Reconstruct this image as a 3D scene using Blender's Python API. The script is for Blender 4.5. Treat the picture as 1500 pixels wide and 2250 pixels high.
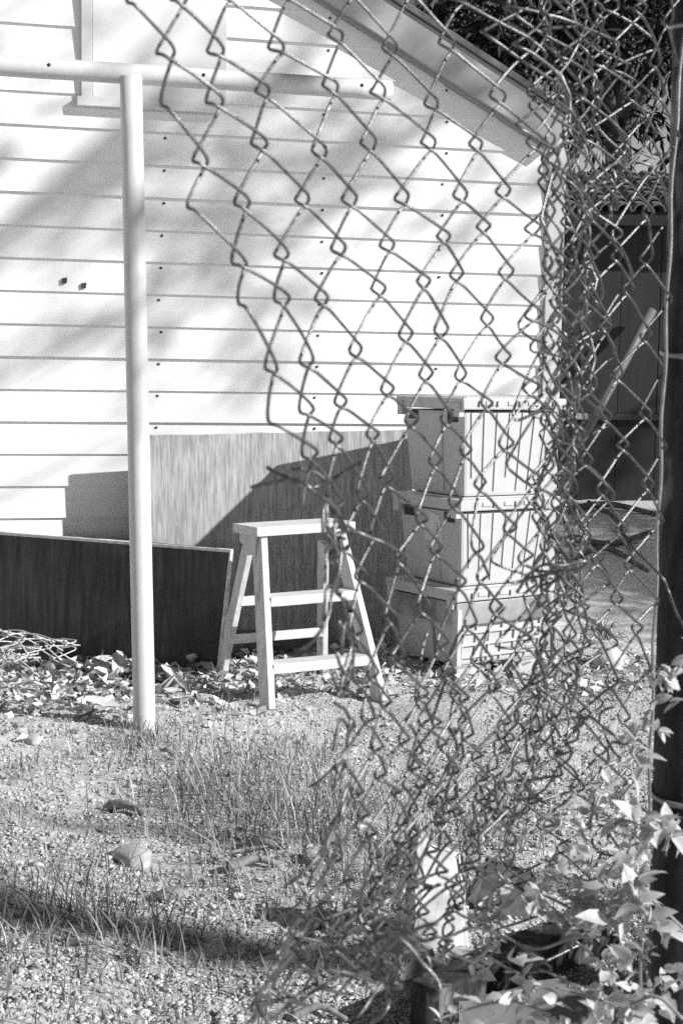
import bpy, bmesh, math, random
import numpy as np
from mathutils import Vector, Matrix

for o in list(bpy.data.objects):
    bpy.data.objects.remove(o)
SC = bpy.context.scene
COL = SC.collection
R_ = random.Random(7)
NP = np.random.default_rng(11)
rad = math.radians

# ------------------------------------------------------------------ camera
CAM_Z, FPX, PITCH, ROLL = 1.2, 3200.0, rad(5.5), rad(0.92)
cF = Vector((0, math.cos(PITCH), -math.sin(PITCH)))
r0 = Vector((1, 0, 0)); u0 = Vector((0, math.sin(PITCH), math.cos(PITCH)))
cR = r0 * math.cos(ROLL) + u0 * math.sin(ROLL)
cU = u0 * math.cos(ROLL) - r0 * math.sin(ROLL)
CAM = Vector((0, 0, CAM_Z))
cd = bpy.data.cameras.new('camera')
cam = bpy.data.objects.new('camera', cd); COL.objects.link(cam)
m = Matrix((cR, cU, -cF)).transposed().to_4x4(); m.translation = CAM
cam.matrix_world = m
cd.sensor_fit = 'VERTICAL'; cd.sensor_height = 36.0; cd.sensor_width = 24.0
cd.lens = FPX / 2250 * 36
cd.clip_start = 0.05; cd.clip_end = 2000
cd.dof.use_dof = True; cd.dof.focus_distance = 4.4; cd.dof.aperture_fstop = 18
SC.camera = cam

# ------------------------------------------------------------------ sky, sun, exposure
SUN_AZ, SUN_EL = rad(-21), rad(30)       # azimuth measured from +X towards +Y
tosun = Vector((math.cos(SUN_EL) * math.cos(SUN_AZ), math.cos(SUN_EL) * math.sin(SUN_AZ), math.sin(SUN_EL)))
w = bpy.data.worlds.new('World'); SC.world = w; w.use_nodes = True
nt = w.node_tree; nt.nodes.clear()
sky = nt.nodes.new('ShaderNodeTexSky'); sky.sky_type = 'NISHITA'; sky.sun_disc = False
sky.sun_elevation = SUN_EL; sky.sun_rotation = rad(90) - SUN_AZ
sky.air_density = 0.5; sky.dust_density = 0.25
bw = nt.nodes.new('ShaderNodeRGBToBW')
bg = nt.nodes.new('ShaderNodeBackground'); bg.inputs['Strength'].default_value = 0.05
wo = nt.nodes.new('ShaderNodeOutputWorld')
# pale haze low in the sky, all the way round
tcw = nt.nodes.new('ShaderNodeTexCoord'); sep = nt.nodes.new('ShaderNodeSeparateXYZ'); nt.links.new(tcw.outputs['Generated'], sep.inputs[0])
hz = nt.nodes.new('ShaderNodeMapRange'); hz.interpolation_type = 'SMOOTHSTEP'
for k_, v_ in (('From Min', .0), ('From Max', .28), ('To Min', 3.8), ('To Max', 1.0)): hz.inputs[k_].default_value = v_
nt.links.new(sep.outputs['Z'], hz.inputs['Value'])
hm = nt.nodes.new('ShaderNodeMath'); hm.operation = 'MULTIPLY'; nt.links.new(hz.outputs[0], hm.inputs[1])
nt.links.new(sky.outputs[0], bw.inputs[0]); nt.links.new(bw.outputs[0], hm.inputs[0]); nt.links.new(hm.outputs[0], bg.inputs[0]); nt.links.new(bg.outputs[0], wo.inputs[0])
sl = bpy.data.lights.new('sun', 'SUN'); sl.energy = 5.0; sl.angle = rad(0.75); sl.color = (1, 1, 1)
so = bpy.data.objects.new('sun', sl); COL.objects.link(so)
so.rotation_euler = (-tosun).to_track_quat('-Z', 'Y').to_euler(); so.location = (20, -8, 15)
SC.view_settings.view_transform = 'Standard'; SC.view_settings.look = 'None'
SC.view_settings.gamma = 1.0; SC.view_settings.use_curve_mapping = False
SC.view_settings.exposure = 0.5
SC.render.engine = 'CYCLES'
SC.cycles.use_denoising = False
SC.cycles.max_bounces = 6; SC.cycles.diffuse_bounces = 2

# ------------------------------------------------------------------ helpers
def ray(px, py):
    return cF + cR * ((px - 750) / FPX) + cU * ((1125 - py) / FPX)
def P(px, py, d):
    return CAM + ray(px, py) * d
def G(px, py, z=0.0):
    r = ray(px, py); return CAM + r * ((z - CAM_Z) / r.z)
WANG = rad(14)
WD = Vector((math.cos(WANG), math.sin(WANG), 0)); WN = Vector((math.sin(WANG), -math.cos(WANG), 0))
W0 = Vector((-0.3, 6.4, 0))
def WP(px, py, off=0.0):                 # point where the pixel's ray meets the wall plane (offset outwards)
    r = ray(px, py); o = W0 + WN * off
    return CAM + r * ((o - CAM).dot(WN) / r.dot(WN))
def ws(p): return (p - W0).dot(WD)       # wall coordinate along the wall

def gh(x, y):                            # ground height
    x = np.asarray(x, float); y = np.asarray(y, float)
    n = .014 * np.sin(2.9 * x + 1) * np.sin(2.1 * y + .4) + .009 * np.sin(6.3 * x + 2.2 * y) + .006 * np.sin(11 * x - 7 * y + 2) + .004 * np.sin(23 * x + 17 * y)
    n = n * np.exp(-np.maximum(0, np.abs(x) - 4) / 2)
    t = np.clip((y - 7.6) / 3.2, 0, 1); s = t * t * (3 - 2 * t)
    q = np.clip((4.2 - y) / 1.0, 0, 1)
    return n * (1 - .4 * s) + .25 * s + 0.012 * np.sin(5 * y) * q * .5

def mat(name, v, rough=.8, var=.25, scale=18, stretch=(1, 1, 1), bump=.25, metal=0.0, detail=6, attr=None, spec=.3, dist=.004, extra=None, transl=0.0):
    M = bpy.data.materials.new(name); M.use_nodes = True
    t = M.node_tree; b = t.nodes['Principled BSDF']
    b.inputs['Roughness'].default_value = rough; b.inputs['Metallic'].default_value = metal
    b.inputs['Specular IOR Level'].default_value = spec
    tc = t.nodes.new('ShaderNodeTexCoord'); mp = t.nodes.new('ShaderNodeMapping'); mp.inputs['Scale'].default_value = stretch
    t.links.new(tc.outputs['Object'], mp.inputs[0])
    nz = t.nodes.new('ShaderNodeTexNoise'); nz.inputs['Scale'].default_value = scale; nz.inputs['Detail'].default_value = detail
    nz.inputs['Roughness'].default_value = .65
    t.links.new(mp.outputs[0], nz.inputs['Vector'])
    mr = t.nodes.new('ShaderNodeMapRange'); mr.inputs['From Min'].default_value = .3; mr.inputs['From Max'].default_value = .7
    mr.inputs['To Min'].default_value = v * (1 - var); mr.inputs['To Max'].default_value = v * (1 + var)
    t.links.new(nz.outputs['Fac'], mr.inputs['Value'])
    out = mr.outputs[0]
    if extra:                            # a second, larger stain pattern: (value, scale, threshold, stretch)
        ev, es, eth, est = extra
        m2 = t.nodes.new('ShaderNodeMapping'); m2.inputs['Scale'].default_value = est
        t.links.new(tc.outputs['Object'], m2.inputs[0])
        n2 = t.nodes.new('ShaderNodeTexNoise'); n2.inputs['Scale'].default_value = es; n2.inputs['Detail'].default_value = 5; n2.inputs['Roughness'].default_value = .7
        t.links.new(m2.outputs[0], n2.inputs['Vector'])
        r2 = t.nodes.new('ShaderNodeMapRange'); r2.inputs['From Min'].default_value = eth; r2.inputs['From Max'].default_value = eth + .12
        t.links.new(n2.outputs['Fac'], r2.inputs['Value'])
        mx = t.nodes.new('ShaderNodeMix'); mx.data_type = 'FLOAT'
        t.links.new(r2.outputs[0], mx.inputs['Factor']); t.links.new(out, mx.inputs['A']); mx.inputs['B'].default_value = ev
        out = mx.outputs['Result']
    if attr:
        at = t.nodes.new('ShaderNodeAttribute'); at.attribute_name = attr
        mm = t.nodes.new('ShaderNodeMath'); mm.operation = 'MULTIPLY'
        t.links.new(out, mm.inputs[0]); t.links.new(at.outputs['Fac'], mm.inputs[1]); out = mm.outputs[0]
    cc = t.nodes.new('ShaderNodeCombineColor')
    for i in range(3): t.links.new(out, cc.inputs[i])
    t.links.new(cc.outputs[0], b.inputs['Base Color'])
    if bump:
        bp = t.nodes.new('ShaderNodeBump'); bp.inputs['Strength'].default_value = bump; bp.inputs['Distance'].default_value = dist
        t.links.new(nz.outputs['Fac'], bp.inputs['Height']); t.links.new(bp.outputs[0], b.inputs['Normal'])
    if transl:
        tr = t.nodes.new('ShaderNodeBsdfTranslucent'); ms = t.nodes.new('ShaderNodeMixShader'); ms.inputs[0].default_value = transl
        t.links.new(cc.outputs[0], tr.inputs[0]); t.links.new(b.outputs[0], ms.inputs[1]); t.links.new(tr.outputs[0], ms.inputs[2])
        t.links.new(ms.outputs[0], t.nodes['Material Output'].inputs['Surface'])
    return M

MT = {
 'ground': mat('ground_soil', .50, .95, .4, 60, bump=.9, dist=.012, detail=9, extra=(.26, 3.0, .58, (1, 1, 1))),
 'pebble': mat('pebble_stone', .52, .9, .2, 90, attr='tone', bump=.3),
 'siding': mat('white_siding_paint', .80, .55, .05, 7, (1, 1, 3), bump=.12, dist=.002, detail=8),
 'panel': mat('window_cover_paint', .68, .6, .05, 5, bump=.08),
 'trim': mat('trim_paint', .60, .6, .07, 9, bump=.1),
 'rake': mat('rake_grey', .28, .65, .08, 8, bump=.1),  # even grey, darker than the siding
 'corner': mat('corner_grey', .50, .65, .08, 8, bump=.1),  # even grey between rake and siding
 'roof': mat('roof_felt', .12, .9, .3, 30),
 'nail': mat('nail_rust', .05, .8, .3, 50),
 'pole': mat('pole_paint', .56, .5, .07, 30, (1, 1, .4), bump=.15, dist=.002),
 'ply': mat('weathered_plywood', .34, .85, .45, 90, (1, 1, .05), bump=.5, dist=.003, extra=(.13, 5.0, .62, (1.2, 1, .16))),
 'board': mat('dark_board', .075, .85, .5, 40, (1, 1, .08), bump=.3, dist=.002, extra=(.05, 3.0, .55, (1, 1, .5))),
 'raw_and_sunlit': mat('edge_wood_and_sun_strip', .62, .8, .3, 40, (1, .2, 1), bump=.3),  # cut sheet edges; also the painted sunlit strips of the dark board
 'ladder': mat('ladder_wood', .55, .7, .22, 45, (.15, 1, 1), bump=.3, dist=.002, extra=(.34, 8, .6, (.3, 1, 1))),
 'ladderv': mat('ladder_rail_wood', .53, .7, .22, 45, (1, 1, .12), bump=.3, dist=.002, extra=(.32, 8, .6, (1, 1, .3))),
 'plank': mat('old_plank_wood', .14, .85, .4, 40, (.1, 1, 1), bump=.4),
 'bin': mat('pale_plastic', .47, .45, .05, 12, bump=.05, spec=.4, extra=(.40, 4, .6, (1, 1, .5))),
 'bindark': mat('mottled_plastic', .30, .5, .25, 10, bump=.05, spec=.4, extra=(.15, 4, .5, (1, 1, .5))),  # darker, mottled plastic for the bottom bin's rim and side rib
 'binshade': mat('hole_shade', .04, .7, .1, 10),  # near-black colour painting the shade inside bin openings
 'paper': mat('paper_label', .6, .7, .1, 30),
 'wire': mat('galvanised_wire', .12, .32, .6, 160, bump=.3, dist=.001, metal=.6, spec=.5),
 'wire2': mat('dull_wire', .5, .5, .3, 120, bump=.2, dist=.001, metal=.2),
 'post': mat('fence_post_paint', .035, .8, .7, 70, (1, 1, .25), bump=.6, dist=.003, extra=(.28, 7, .52, (1, 1, .35)), spec=.15),
 'band': mat('tie_band_steel', .25, .4, .3, 60, metal=.5),
 'vine': mat('vine_leaf', .5, .5, .25, 60, bump=.2, dist=.001, transl=.2, spec=.4),
 'vstem': mat('vine_stem', .28, .7, .3, 60),
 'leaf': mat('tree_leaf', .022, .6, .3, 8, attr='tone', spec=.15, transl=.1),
 'bark': mat('tree_bark', .08, .9, .5, 20, (1, 1, .3), bump=.8, dist=.02),
 'grass': mat('grass_blade', .30, .65, .2, 12, attr='tone', transl=.2),
 'litter': mat('dry_leaf', .55, .7, .35, 40, bump=.4, dist=.002, attr='tone', transl=.15),
 'dry': mat('curled_leaf', .58, .7, .35, 40, bump=.4, dist=.002),
 'stick': mat('stick_wood', .22, .85, .4, 40, (1, 1, 1), bump=.6),
 'rock': mat('pale_rock', .42, .9, .25, 14, bump=.7, dist=.01),
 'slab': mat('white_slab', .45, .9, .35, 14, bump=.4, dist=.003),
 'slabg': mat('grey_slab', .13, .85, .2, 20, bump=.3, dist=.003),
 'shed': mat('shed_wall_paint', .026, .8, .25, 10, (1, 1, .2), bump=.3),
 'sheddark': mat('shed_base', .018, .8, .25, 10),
 'tile': mat('roof_tile', .16, .85, .35, 15, bump=.4),
 'pipe': mat('pale_pipe', .12, .5, .1, 20),
}

def link(name, me, material, parent=None, kind=None):
    o = bpy.data.objects.new(name, me); COL.objects.link(o)
    if material is not None and len(me.materials) == 0: me.materials.append(MT[material] if isinstance(material, str) else material)
    if parent: o.parent = parent
    if kind: o['kind'] = kind
    return o
def tag(o, label, cat, group=None):
    o['label'] = label; o['category'] = cat
    if group: o['group'] = group
    return o
def thing(name, label, cat, loc=(0, 0, 0), rz=0, group=None):
    o = bpy.data.objects.new(name, None); COL.objects.link(o); o.location = loc; o.rotation_euler = (0, 0, rz)
    o.empty_display_size = .1
    return tag(o, label, cat, group)
def pyd(name, vs, fs, smooth=False):
    me = bpy.data.meshes.new(name); me.from_pydata([tuple(v) for v in vs], [], fs); me.update()
    if smooth: me.polygons.foreach_set('use_smooth', [True] * len(me.polygons))
    return me
def np_mesh(name, V, F, tone=None, smooth=False):
    """V (n,3), F (m,k) constant k"""
    me = bpy.data.meshes.new(name); n = len(V); mf, k = F.shape
    me.vertices.add(n); me.vertices.foreach_set('co', np.ascontiguousarray(V, np.float32).ravel())
    me.loops.add(mf * k); me.loops.foreach_set('vertex_index', np.ascontiguousarray(F, np.int32).ravel())
    me.polygons.add(mf); me.polygons.foreach_set('loop_start', np.arange(0, mf * k, k, dtype=np.int32))
    try: me.polygons.foreach_set('loop_total', np.full(mf, k, np.int32))
    except Exception: pass
    if smooth: me.polygons.foreach_set('use_smooth', np.ones(mf, bool))
    if tone is not None:
        a = me.attributes.new('tone', 'FLOAT', 'POINT'); a.data.foreach_set('value', np.ascontiguousarray(tone, np.float32))
    me.update(calc_edges=True); me.validate()
    return me
HEX = [(0, 3, 2, 1), (4, 5, 6, 7), (0, 1, 5, 4), (1, 2, 6, 5), (2, 3, 7, 6), (3, 0, 4, 7)]
def bevel(me, w=.003, seg=2):
    bm = bmesh.new(); bm.from_mesh(me)
    bmesh.ops.recalc_face_normals(bm, faces=bm.faces)
    bmesh.ops.bevel(bm, geom=list(bm.edges), offset=w, segments=seg, affect='EDGES', profile=.6)
    bm.to_mesh(me); bm.free(); me.update(); return me
def hexa(name, bot, top, bv=.003):       # two rings of four points
    me = pyd(name, list(bot) + list(top), HEX)
    bm = bmesh.new(); bm.from_mesh(me); bmesh.ops.recalc_face_normals(bm, faces=bm.faces); bm.to_mesh(me); bm.free()
    return bevel(me, bv) if bv else me
def bar(name, a, b, wdir, w, t, bv=.003):  # a beam from a to b, w across wdir, t across the remaining axis
    a, b = Vector(a), Vector(b); ax = (b - a).normalized()
    wd = Vector(wdir); wd = (wd - ax * wd.dot(ax)).normalized(); td = ax.cross(wd)
    q = [wd * w / 2 * sx + td * t / 2 * sy for sx, sy in ((-1, -1), (1, -1), (1, 1), (-1, 1))]
    return hexa(name, [a + v for v in q], [b + v for v in q], bv)
def abox(name, x0, x1, y0, y1, z0, z1, bv=.003):
    return hexa(name, [(x0, y0, z0), (x1, y0, z0), (x1, y1, z0), (x0, y1, z0)], [(x0, y0, z1), (x1, y0, z1), (x1, y1, z1), (x0, y1, z1)], bv)
def tube(pts, rads, n=6, cap=True):
    """arrays of verts/faces of a swept tube"""
    pts = np.asarray([tuple(p) for p in pts], float); m_ = len(pts)
    if np.isscalar(rads): rads = np.full(m_, rads)
    tg = np.gradient(pts, axis=0); tg /= np.linalg.norm(tg, axis=1)[:, None] + 1e-12
    up = np.array((0, 0, 1.)) if abs(tg[0][2]) < .9 else np.array((1., 0, 0))
    nrm = np.cross(tg[0], up); nrm /= np.linalg.norm(nrm)
    V = []; ang = np.arange(n) * 2 * np.pi / n
    for i in range(m_):
        nrm = nrm - tg[i] * nrm.dot(tg[i]); nrm /= np.linalg.norm(nrm) + 1e-12
        bn = np.cross(tg[i], nrm)
        V.append(pts[i] + rads[i] * (np.cos(ang)[:, None] * nrm + np.sin(ang)[:, None] * bn))
    V = np.concatenate(V); F = []
    for i in range(m_ - 1):
        for j in range(n):
            a, b = i * n + j, i * n + (j + 1) % n
            F.append((a, b, b + n, a + n))
    if cap:
        F.append(tuple(range(n - 1, -1, -1))); F.append(tuple(range((m_ - 1) * n, m_ * n)))
    return V, F
def tube_mesh(name, pts, rads, n=6):
    V, F = tube(pts, rads, n); return pyd(name, V, F, True)
def multi_tube(name, lines, n=5):
    VV, FF, o = [], [], 0
    for pts, r in lines:
        V, F = tube(pts, r, n); VV += [tuple(v) for v in V]; FF += [tuple(i + o for i in f) for f in F]; o += len(V)
    return pyd(name, VV, FF, True)
def hermite(xs, Y, x):
    """non-uniform cubic interpolation of the rows Y at knots xs"""
    xs = np.asarray(xs, float); Y = np.asarray(Y, float)
    T = np.gradient(Y, xs, axis=0)
    i = int(np.clip(np.searchsorted(xs, x) - 1, 0, len(xs) - 2)); h = xs[i + 1] - xs[i]; t = (x - xs[i]) / h
    if t < 0: return Y[0] + T[0] * (x - xs[0])
    if t > 1: return Y[-1] + T[-1] * (x - xs[-1])
    return (2*t**3 - 3*t*t + 1) * Y[i] + (t**3 - 2*t*t + t) * h * T[i] + (-2*t**3 + 3*t*t) * Y[i+1] + (t**3 - t*t) * h * T[i+1]
def smooth_line(pts, k=6):
    pts = [tuple(p) for p in pts]; xs = np.arange(len(pts)); return [hermite(xs, pts, x) for x in np.linspace(0, len(pts) - 1, (len(pts) - 1) * k + 1)]

# ------------------------------------------------------------------ ground
def axis(dense0, dense1, step, far0, far1):
    a = list(np.arange(dense0, dense1, step)); v, s = dense1, step
    while v < far1: a.append(v); s *= 1.35; v += s
    a.append(far1); v, s = dense0, step; b = []
    while v > far0: s *= 1.35; v -= s; b.append(v)
    return np.array(sorted(b + a))
gx = axis(-1.9, 2.1, .03, -400, 400); gy = axis(2.3, 7.0, .03, -60, 900)
X, Y = np.meshgrid(gx, gy); Z = gh(X, Y) + NP.normal(0, .0035, X.shape) * (np.abs(X) < 2)
V = np.stack([X, Y, Z], -1).reshape(-1, 3); nx = len(gx); i = np.arange(len(gy) - 1)[:, None] * nx + np.arange(nx - 1)[None]
F = np.stack([i, i + 1, i + nx + 1, i + nx], -1).reshape(-1, 4)
link('ground', np_mesh('ground', V, F, smooth=True), 'ground', kind='structure')

# gravel: thousands of small stones over the yard
ico = bmesh.new(); bmesh.ops.create_icosphere(ico, subdivisions=1, radius=1)
IV = np.array([v.co[:] for v in ico.verts]); IF = np.array([[v.index for v in f.verts] for f in ico.faces]); ico.free()
def pebbles(n, ymin, ymax, smin, smax, pw=2.2):
    y = ymin + (ymax - ymin) * NP.random(n) ** 1.5; x = (NP.random(n) * 2 - 1) * (.27 * y + .15)
    dens = .5 + .5 * np.sin(3.1 * x + 1.3 * y) * np.sin(2.2 * y - 1.7 * x) + .35 * np.sin(9 * x + 4 * y)
    keep = NP.random(n) < np.clip(dens + .45, .22, 1); x, y = x[keep], y[keep]; n = len(x)
    s = smin + (smax - smin) * NP.random(n) ** pw
    return x, y, s
X1, Y1, S1 = pebbles(70000, 2.45, 6.2, .0025, .008)
X2, Y2, S2 = pebbles(1800, 2.45, 6.2, .007, .016)
xs = np.concatenate([X1, X2]); ys = np.concatenate([Y1, Y2]); ss = np.concatenate([S1, S2]); n = len(xs)
sc = ss[:, None] * NP.uniform(.6, 1.25, (n, 3)); sc[:, 2] *= .55
jit = 1 + NP.normal(0, .13, (n, 12, 1))
a = NP.random(n) * 6.283; ca, sa = np.cos(a), np.sin(a)
PV = IV[None] * jit * sc[:, None, :]
PX = PV[..., 0] * ca[:, None] - PV[..., 1] * sa[:, None]; PY = PV[..., 0] * sa[:, None] + PV[..., 1] * ca[:, None]
PV = np.stack([PX + xs[:, None], PY + ys[:, None], PV[..., 2] + (gh(xs, ys) + ss * .2)[:, None]], -1).reshape(-1, 3)
PF = (IF[None] + (np.arange(n) * 12)[:, None, None]).reshape(-1, 3)
tone = np.repeat(np.clip(NP.normal(.85, .2, n), .25, 1.25), 12)
o = link('gravel', np_mesh('gravel', PV, PF, tone), 'pebble', kind='stuff')
tag(o, 'pale crushed gravel strewn over the sunlit yard', 'gravel')

# ------------------------------------------------------------------ house
house = thing('house', 'white clapboard house with sloping grey rake board along its gable', 'house', W0)
Wm = Matrix((WD, -WN, Vector((0, 0, 1)))).transposed().to_4x4()    # local x along wall, y into the house, z up
house.matrix_world = Matrix.Translation(W0) @ Wm
eave = WP(1232, 262); rk0 = WP(830, 0)
s_c = ws(WP(1193, 600)); s_e = ws(eave); z_e = eave.z; s_k = ws(rk0); z_k = rk0.z
slope = (z_k - z_e) / (s_k - s_e)
def rake_s(z): return s_e + (z - z_e) / slope     # the wall coordinate of the rake at height z
s_ridge = -2.6; z_ridge = z_e + (s_ridge - s_e) * slope
def left_s(z): return max(-5.6, 2 * s_ridge - rake_s(z))
win_l, win_r = ws(WP(203, 100)), ws(WP(497, 100)); win_z = WP(300, 222).z; 
zz = WP(150, 1136).z; pitch = (WP(150, 570).z - zz) / 8
z = zz - pitch * math.floor(zz / pitch - .25); k = 0
while z < z_ridge - .05:
    z1 = min(z + pitch, z_ridge - .02)
    def seg(l0, r0_, l1, r1_):
        jit_ = R_.uniform(-.0015, .0015); t = .009 + R_.uniform(-.002, .002)
        lo, hi = z + jit_, z1 + .012
        me = hexa('siding_board', [(l0, -t - .006, lo), (r0_, -t - .006, lo), (r0_, .0, lo), (l0, .0, lo)],
                  [(l1, -.002, hi), (r1_, -.002, hi), (r1_, .006, hi), (l1, .006, hi)], 0)
        link('siding_board', me, 'siding', house)
    rb, rt = min(s_c, rake_s(z) + .02), min(s_c, rake_s(z1) + .02)
    lb, lt = left_s(z), left_s(z1)
    if z1 > win_z + .03 and z < win_z + 1.1:
        seg(lb, win_l, lt, win_l); seg(win_r, rb, win_r, rt)
    else:
        seg(lb, rb, lt, rt)
    z = z1; k += 1
# wall core behind the boards, side wall and roof
pf = [(-5.6, .015, 0), (s_c + .1, .015, 0), (s_c + .1, .015, z_e - .05), (s_ridge, .015, z_ridge - .03), (-5.6, .015, left_s(0) * 0 + z_e)]
nb = len(pf); vs = pf + [(a_, 4.0, c_) for a_, b_, c_ in pf]
fs = [tuple(range(nb)), tuple(range(2 * nb - 1, nb - 1, -1))] + [(q, q + nb, (q + 1) % nb + nb, (q + 1) % nb) for q in range(nb)]
link('wall_core', pyd('wall_core', vs, fs), 'siding', house)
link('corner_board', abox('corner_board', s_c + .002, s_c + .085, -.028, .012, .02, rake_s(0) * 0 + z_e + .02), 'corner', house)
dv = Vector((1, 0, slope)).normalized(); nv = Vector((-dv.z, 0, dv.x))
def rake_piece(name, s0, s1, y0, y1, h0, h1, m_):
    pts = []
    for s_ in (s0, s1):
        c = Vector((s_, 0, z_e + (s_ - s_e) * slope))
        pts.append([c + nv * h0 + Vector((0, y0, 0)), c + nv * h0 + Vector((0, y1, 0)), c + nv * h1 + Vector((0, y1, 0)), c + nv * h1 + Vector((0, y0, 0))])
    return link(name, hexa(name, pts[0], pts[1], .004), m_, house)
rake_piece('rake_board', s_ridge, s_e + .015, -.085, -.055, -.155, .0, 'rake')
rake_piece('rake_moulding', s_ridge, s_e + .01, -.054, .0, -.16, -.14, 'rake')
rake_piece('roof_slab', s_ridge, s_e + .03, -.10, 4.1, .002, .03, 'roof')
pts = []
for s_ in (s_ridge - .002, -5.9):
    c = Vector((s_, 0, z_ridge + (s_ridge - s_) * slope)); pts.append([c + Vector((0, -.15, .0)), c + Vector((0, 4.1, 0)), c + Vector((0, 4.1, .03)), c + Vector((0, -.15, .03))])
link('roof_slab', hexa('roof_slab', pts[0], pts[1], .003), 'roof', house)
# boarded window: flat cover, side trim, sill
link('window_cover', abox('window_cover', win_l + .001, win_r - .001, -.022, .01, win_z + .002, win_z + 1.1, .002), 'panel', house)
wl2 = ws(WP(178, 150))
link('window_trim', abox('window_trim', wl2, win_l - .001, -.032, .0, win_z - .01, win_z + 1.1, .003), 'trim', house)
link('window_sill', abox('window_sill', ws(WP(168, 235)), ws(WP(478, 235)), -.05, .0, WP(300, 243).z, win_z, .004), 'trim', house)
# nail heads in three columns
NV, NF = [], []
for cx in (345, 690, 950):
    for q in range(3, 24):
        zc = zz + pitch * q - pitch * 5 + pitch * .83
        c = WP(cx - (q - 6) * -1.2, 1000); s_ = ws(c) + R_.uniform(-.008, .008)
        if not (.75 < zc < 2.75) or s_ > rake_s(zc) - .1 or (s_ < win_r and zc > win_z - .1): continue
        o_ = len(NV); ry = -.016 + .0131 * .83
        for j in range(6): NV.append((s_ + .006 * math.cos(j * 1.047), ry - .004, zc + .006 * math.sin(j * 1.047)))
        for j in range(6): NV.append((s_ + .006 * math.cos(j * 1.047), ry + .004, zc + .006 * math.sin(j * 1.047)))
        NF.append(tuple(range(o_, o_ + 6))); NF += [(o_ + j, o_ + (j + 1) % 6, o_ + 6 + (j + 1) % 6, o_ + 6 + j) for j in range(6)]
link('nail_heads', pyd('nail_heads', NV, NF), 'nail', house, kind='stuff')
for px, py in ((142, 617), (184, 628)):  # two small dark squares on the siding
    c = WP(px, py); s_ = ws(c)
    me = hexa('dark_wall_mark', [(s_ - .010, -.022, c.z - .013), (s_ + .009, -.022, c.z - .010), (s_ + .009, -.0, c.z - .010), (s_ - .010, -.0, c.z - .013)],
              [(s_ - .009, -.022, c.z + .010), (s_ + .011, -.022, c.z + .013), (s_ + .011, -.0, c.z + .013), (s_ - .009, -.0, c.z + .010)], .001)
    link('dark_wall_mark', me, 'nail', house)

# ------------------------------------------------------------------ clothesline post
pb = G(318, 1603); pd = (pb - CAM).dot(cF)
cl = thing('clothesline_post', 'white painted pipe post with a long horizontal crossbar in front of the house', 'post', pb)
ptop = P(288, 172, pd) - pb
me = tube_mesh('post', [Vector((0, 0, -.1)) - ptop * .04 * 0] + [ptop * t for t in np.linspace(0, 1, 12)] + [ptop + Vector((0, -.004, .012))], [.037] * 13 + [.030], 20)
link('post', me, 'pole', cl)
bc = P(288, 160, pd) - pb + Vector((0, .02, 0))
L = P(860, 212, pd); 
bdir = Vector((WD.x, WD.y, 0))
# the bar runs parallel to the wall through the post's top; its ends come from where it leaves the picture and where it stops
def on_bar(px):
    # point of the bar whose pixel column is px
    lo, hi = -4.0, 4.0
    for _ in range(60):
        mid = (lo + hi) / 2; q = pb + bc + bdir * mid - CAM
        x_ = 750 + FPX * q.dot(cR) / q.dot(cF)
        if x_ < px: lo = mid
        else: hi = mid
    return bc + bdir * lo
e0, e1 = on_bar(-260), on_bar(858)
link('crossbar', tube_mesh('crossbar', [e0 + (e1 - e0) * t for t in np.linspace(0, 1, 14)], .034, 20), 'pole', cl)
for px in (113, 450, 795):
    q = on_bar(px) + Vector((0, -.033, .006))
    link('bolt', tube_mesh('bolt', [q, q + Vector((0, -.004, 0))], .006, 8), 'nail', cl)

# ------------------------------------------------------------------ leaning sheets
def sheet(name, corners, th, material, label, cat):
    bl, br, tr, tl = [Vector(c) for c in corners]; nrm = (br - bl).cross(tl - bl).normalized()
    if nrm.y > 0: nrm = -nrm
    root = thing(name, label, cat, (bl + br) / 2)
    back = [c - nrm * th for c in (bl, br, tr, tl)]; q = [c - (bl + br) / 2 for c in [bl, br, tr, tl]]; b2 = [c - (bl + br) / 2 for c in back]
    # subdivided, slightly warped slab
    nu, nv_ = 16, 8; VV = []; FFs = []
    for side in (0, 1):
        c4 = q if side == 0 else b2
        for jv in range(nv_ + 1):
            for iu in range(nu + 1):
                u, v = iu / nu, jv / nv_
                p = (c4[0] * (1-u) + c4[1] * u) * (1-v) + (c4[3] * (1-u) + c4[2] * u) * v
                p = p + nrm * (.006 * math.sin(u * 5 + v * 2) * v)
                if jv == nv_: p = p + Vector((0, 0, R_.uniform(-.003, .003) if side == 0 else 0))
                VV.append(p)
    N = (nu + 1) * (nv_ + 1)
    for jv in range(nv_):
        for iu in range(nu):
            a_ = jv * (nu + 1) + iu
            FFs += [(a_, a_ + 1, a_ + nu + 2, a_ + nu + 1), (a_ + N, a_ + nu + 1 + N, a_ + nu + 2 + N, a_ + 1 + N)]
    edge = [j for j in range(nu + 1)] + [(nu + 1) * j + nu for j in range(1, nv_ + 1)] + [nv_ * (nu + 1) + j for j in range(nu - 1, -1, -1)] + [(nu + 1) * j for j in range(nv_ - 1, 0, -1)]
    EF = []
    for j in range(len(edge)):
        a_, b_ = edge[j], edge[(j + 1) % len(edge)]; EF.append((b_, a_, a_ + N, b_ + N))
    me = pyd('panel', VV, FFs + EF); me.materials.append(MT[material]); me.materials.append(MT['raw_and_sunlit'])
    for p in me.polygons[len(FFs):]: p.material_index = 1
    link('panel', me, None, root); return root
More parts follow.
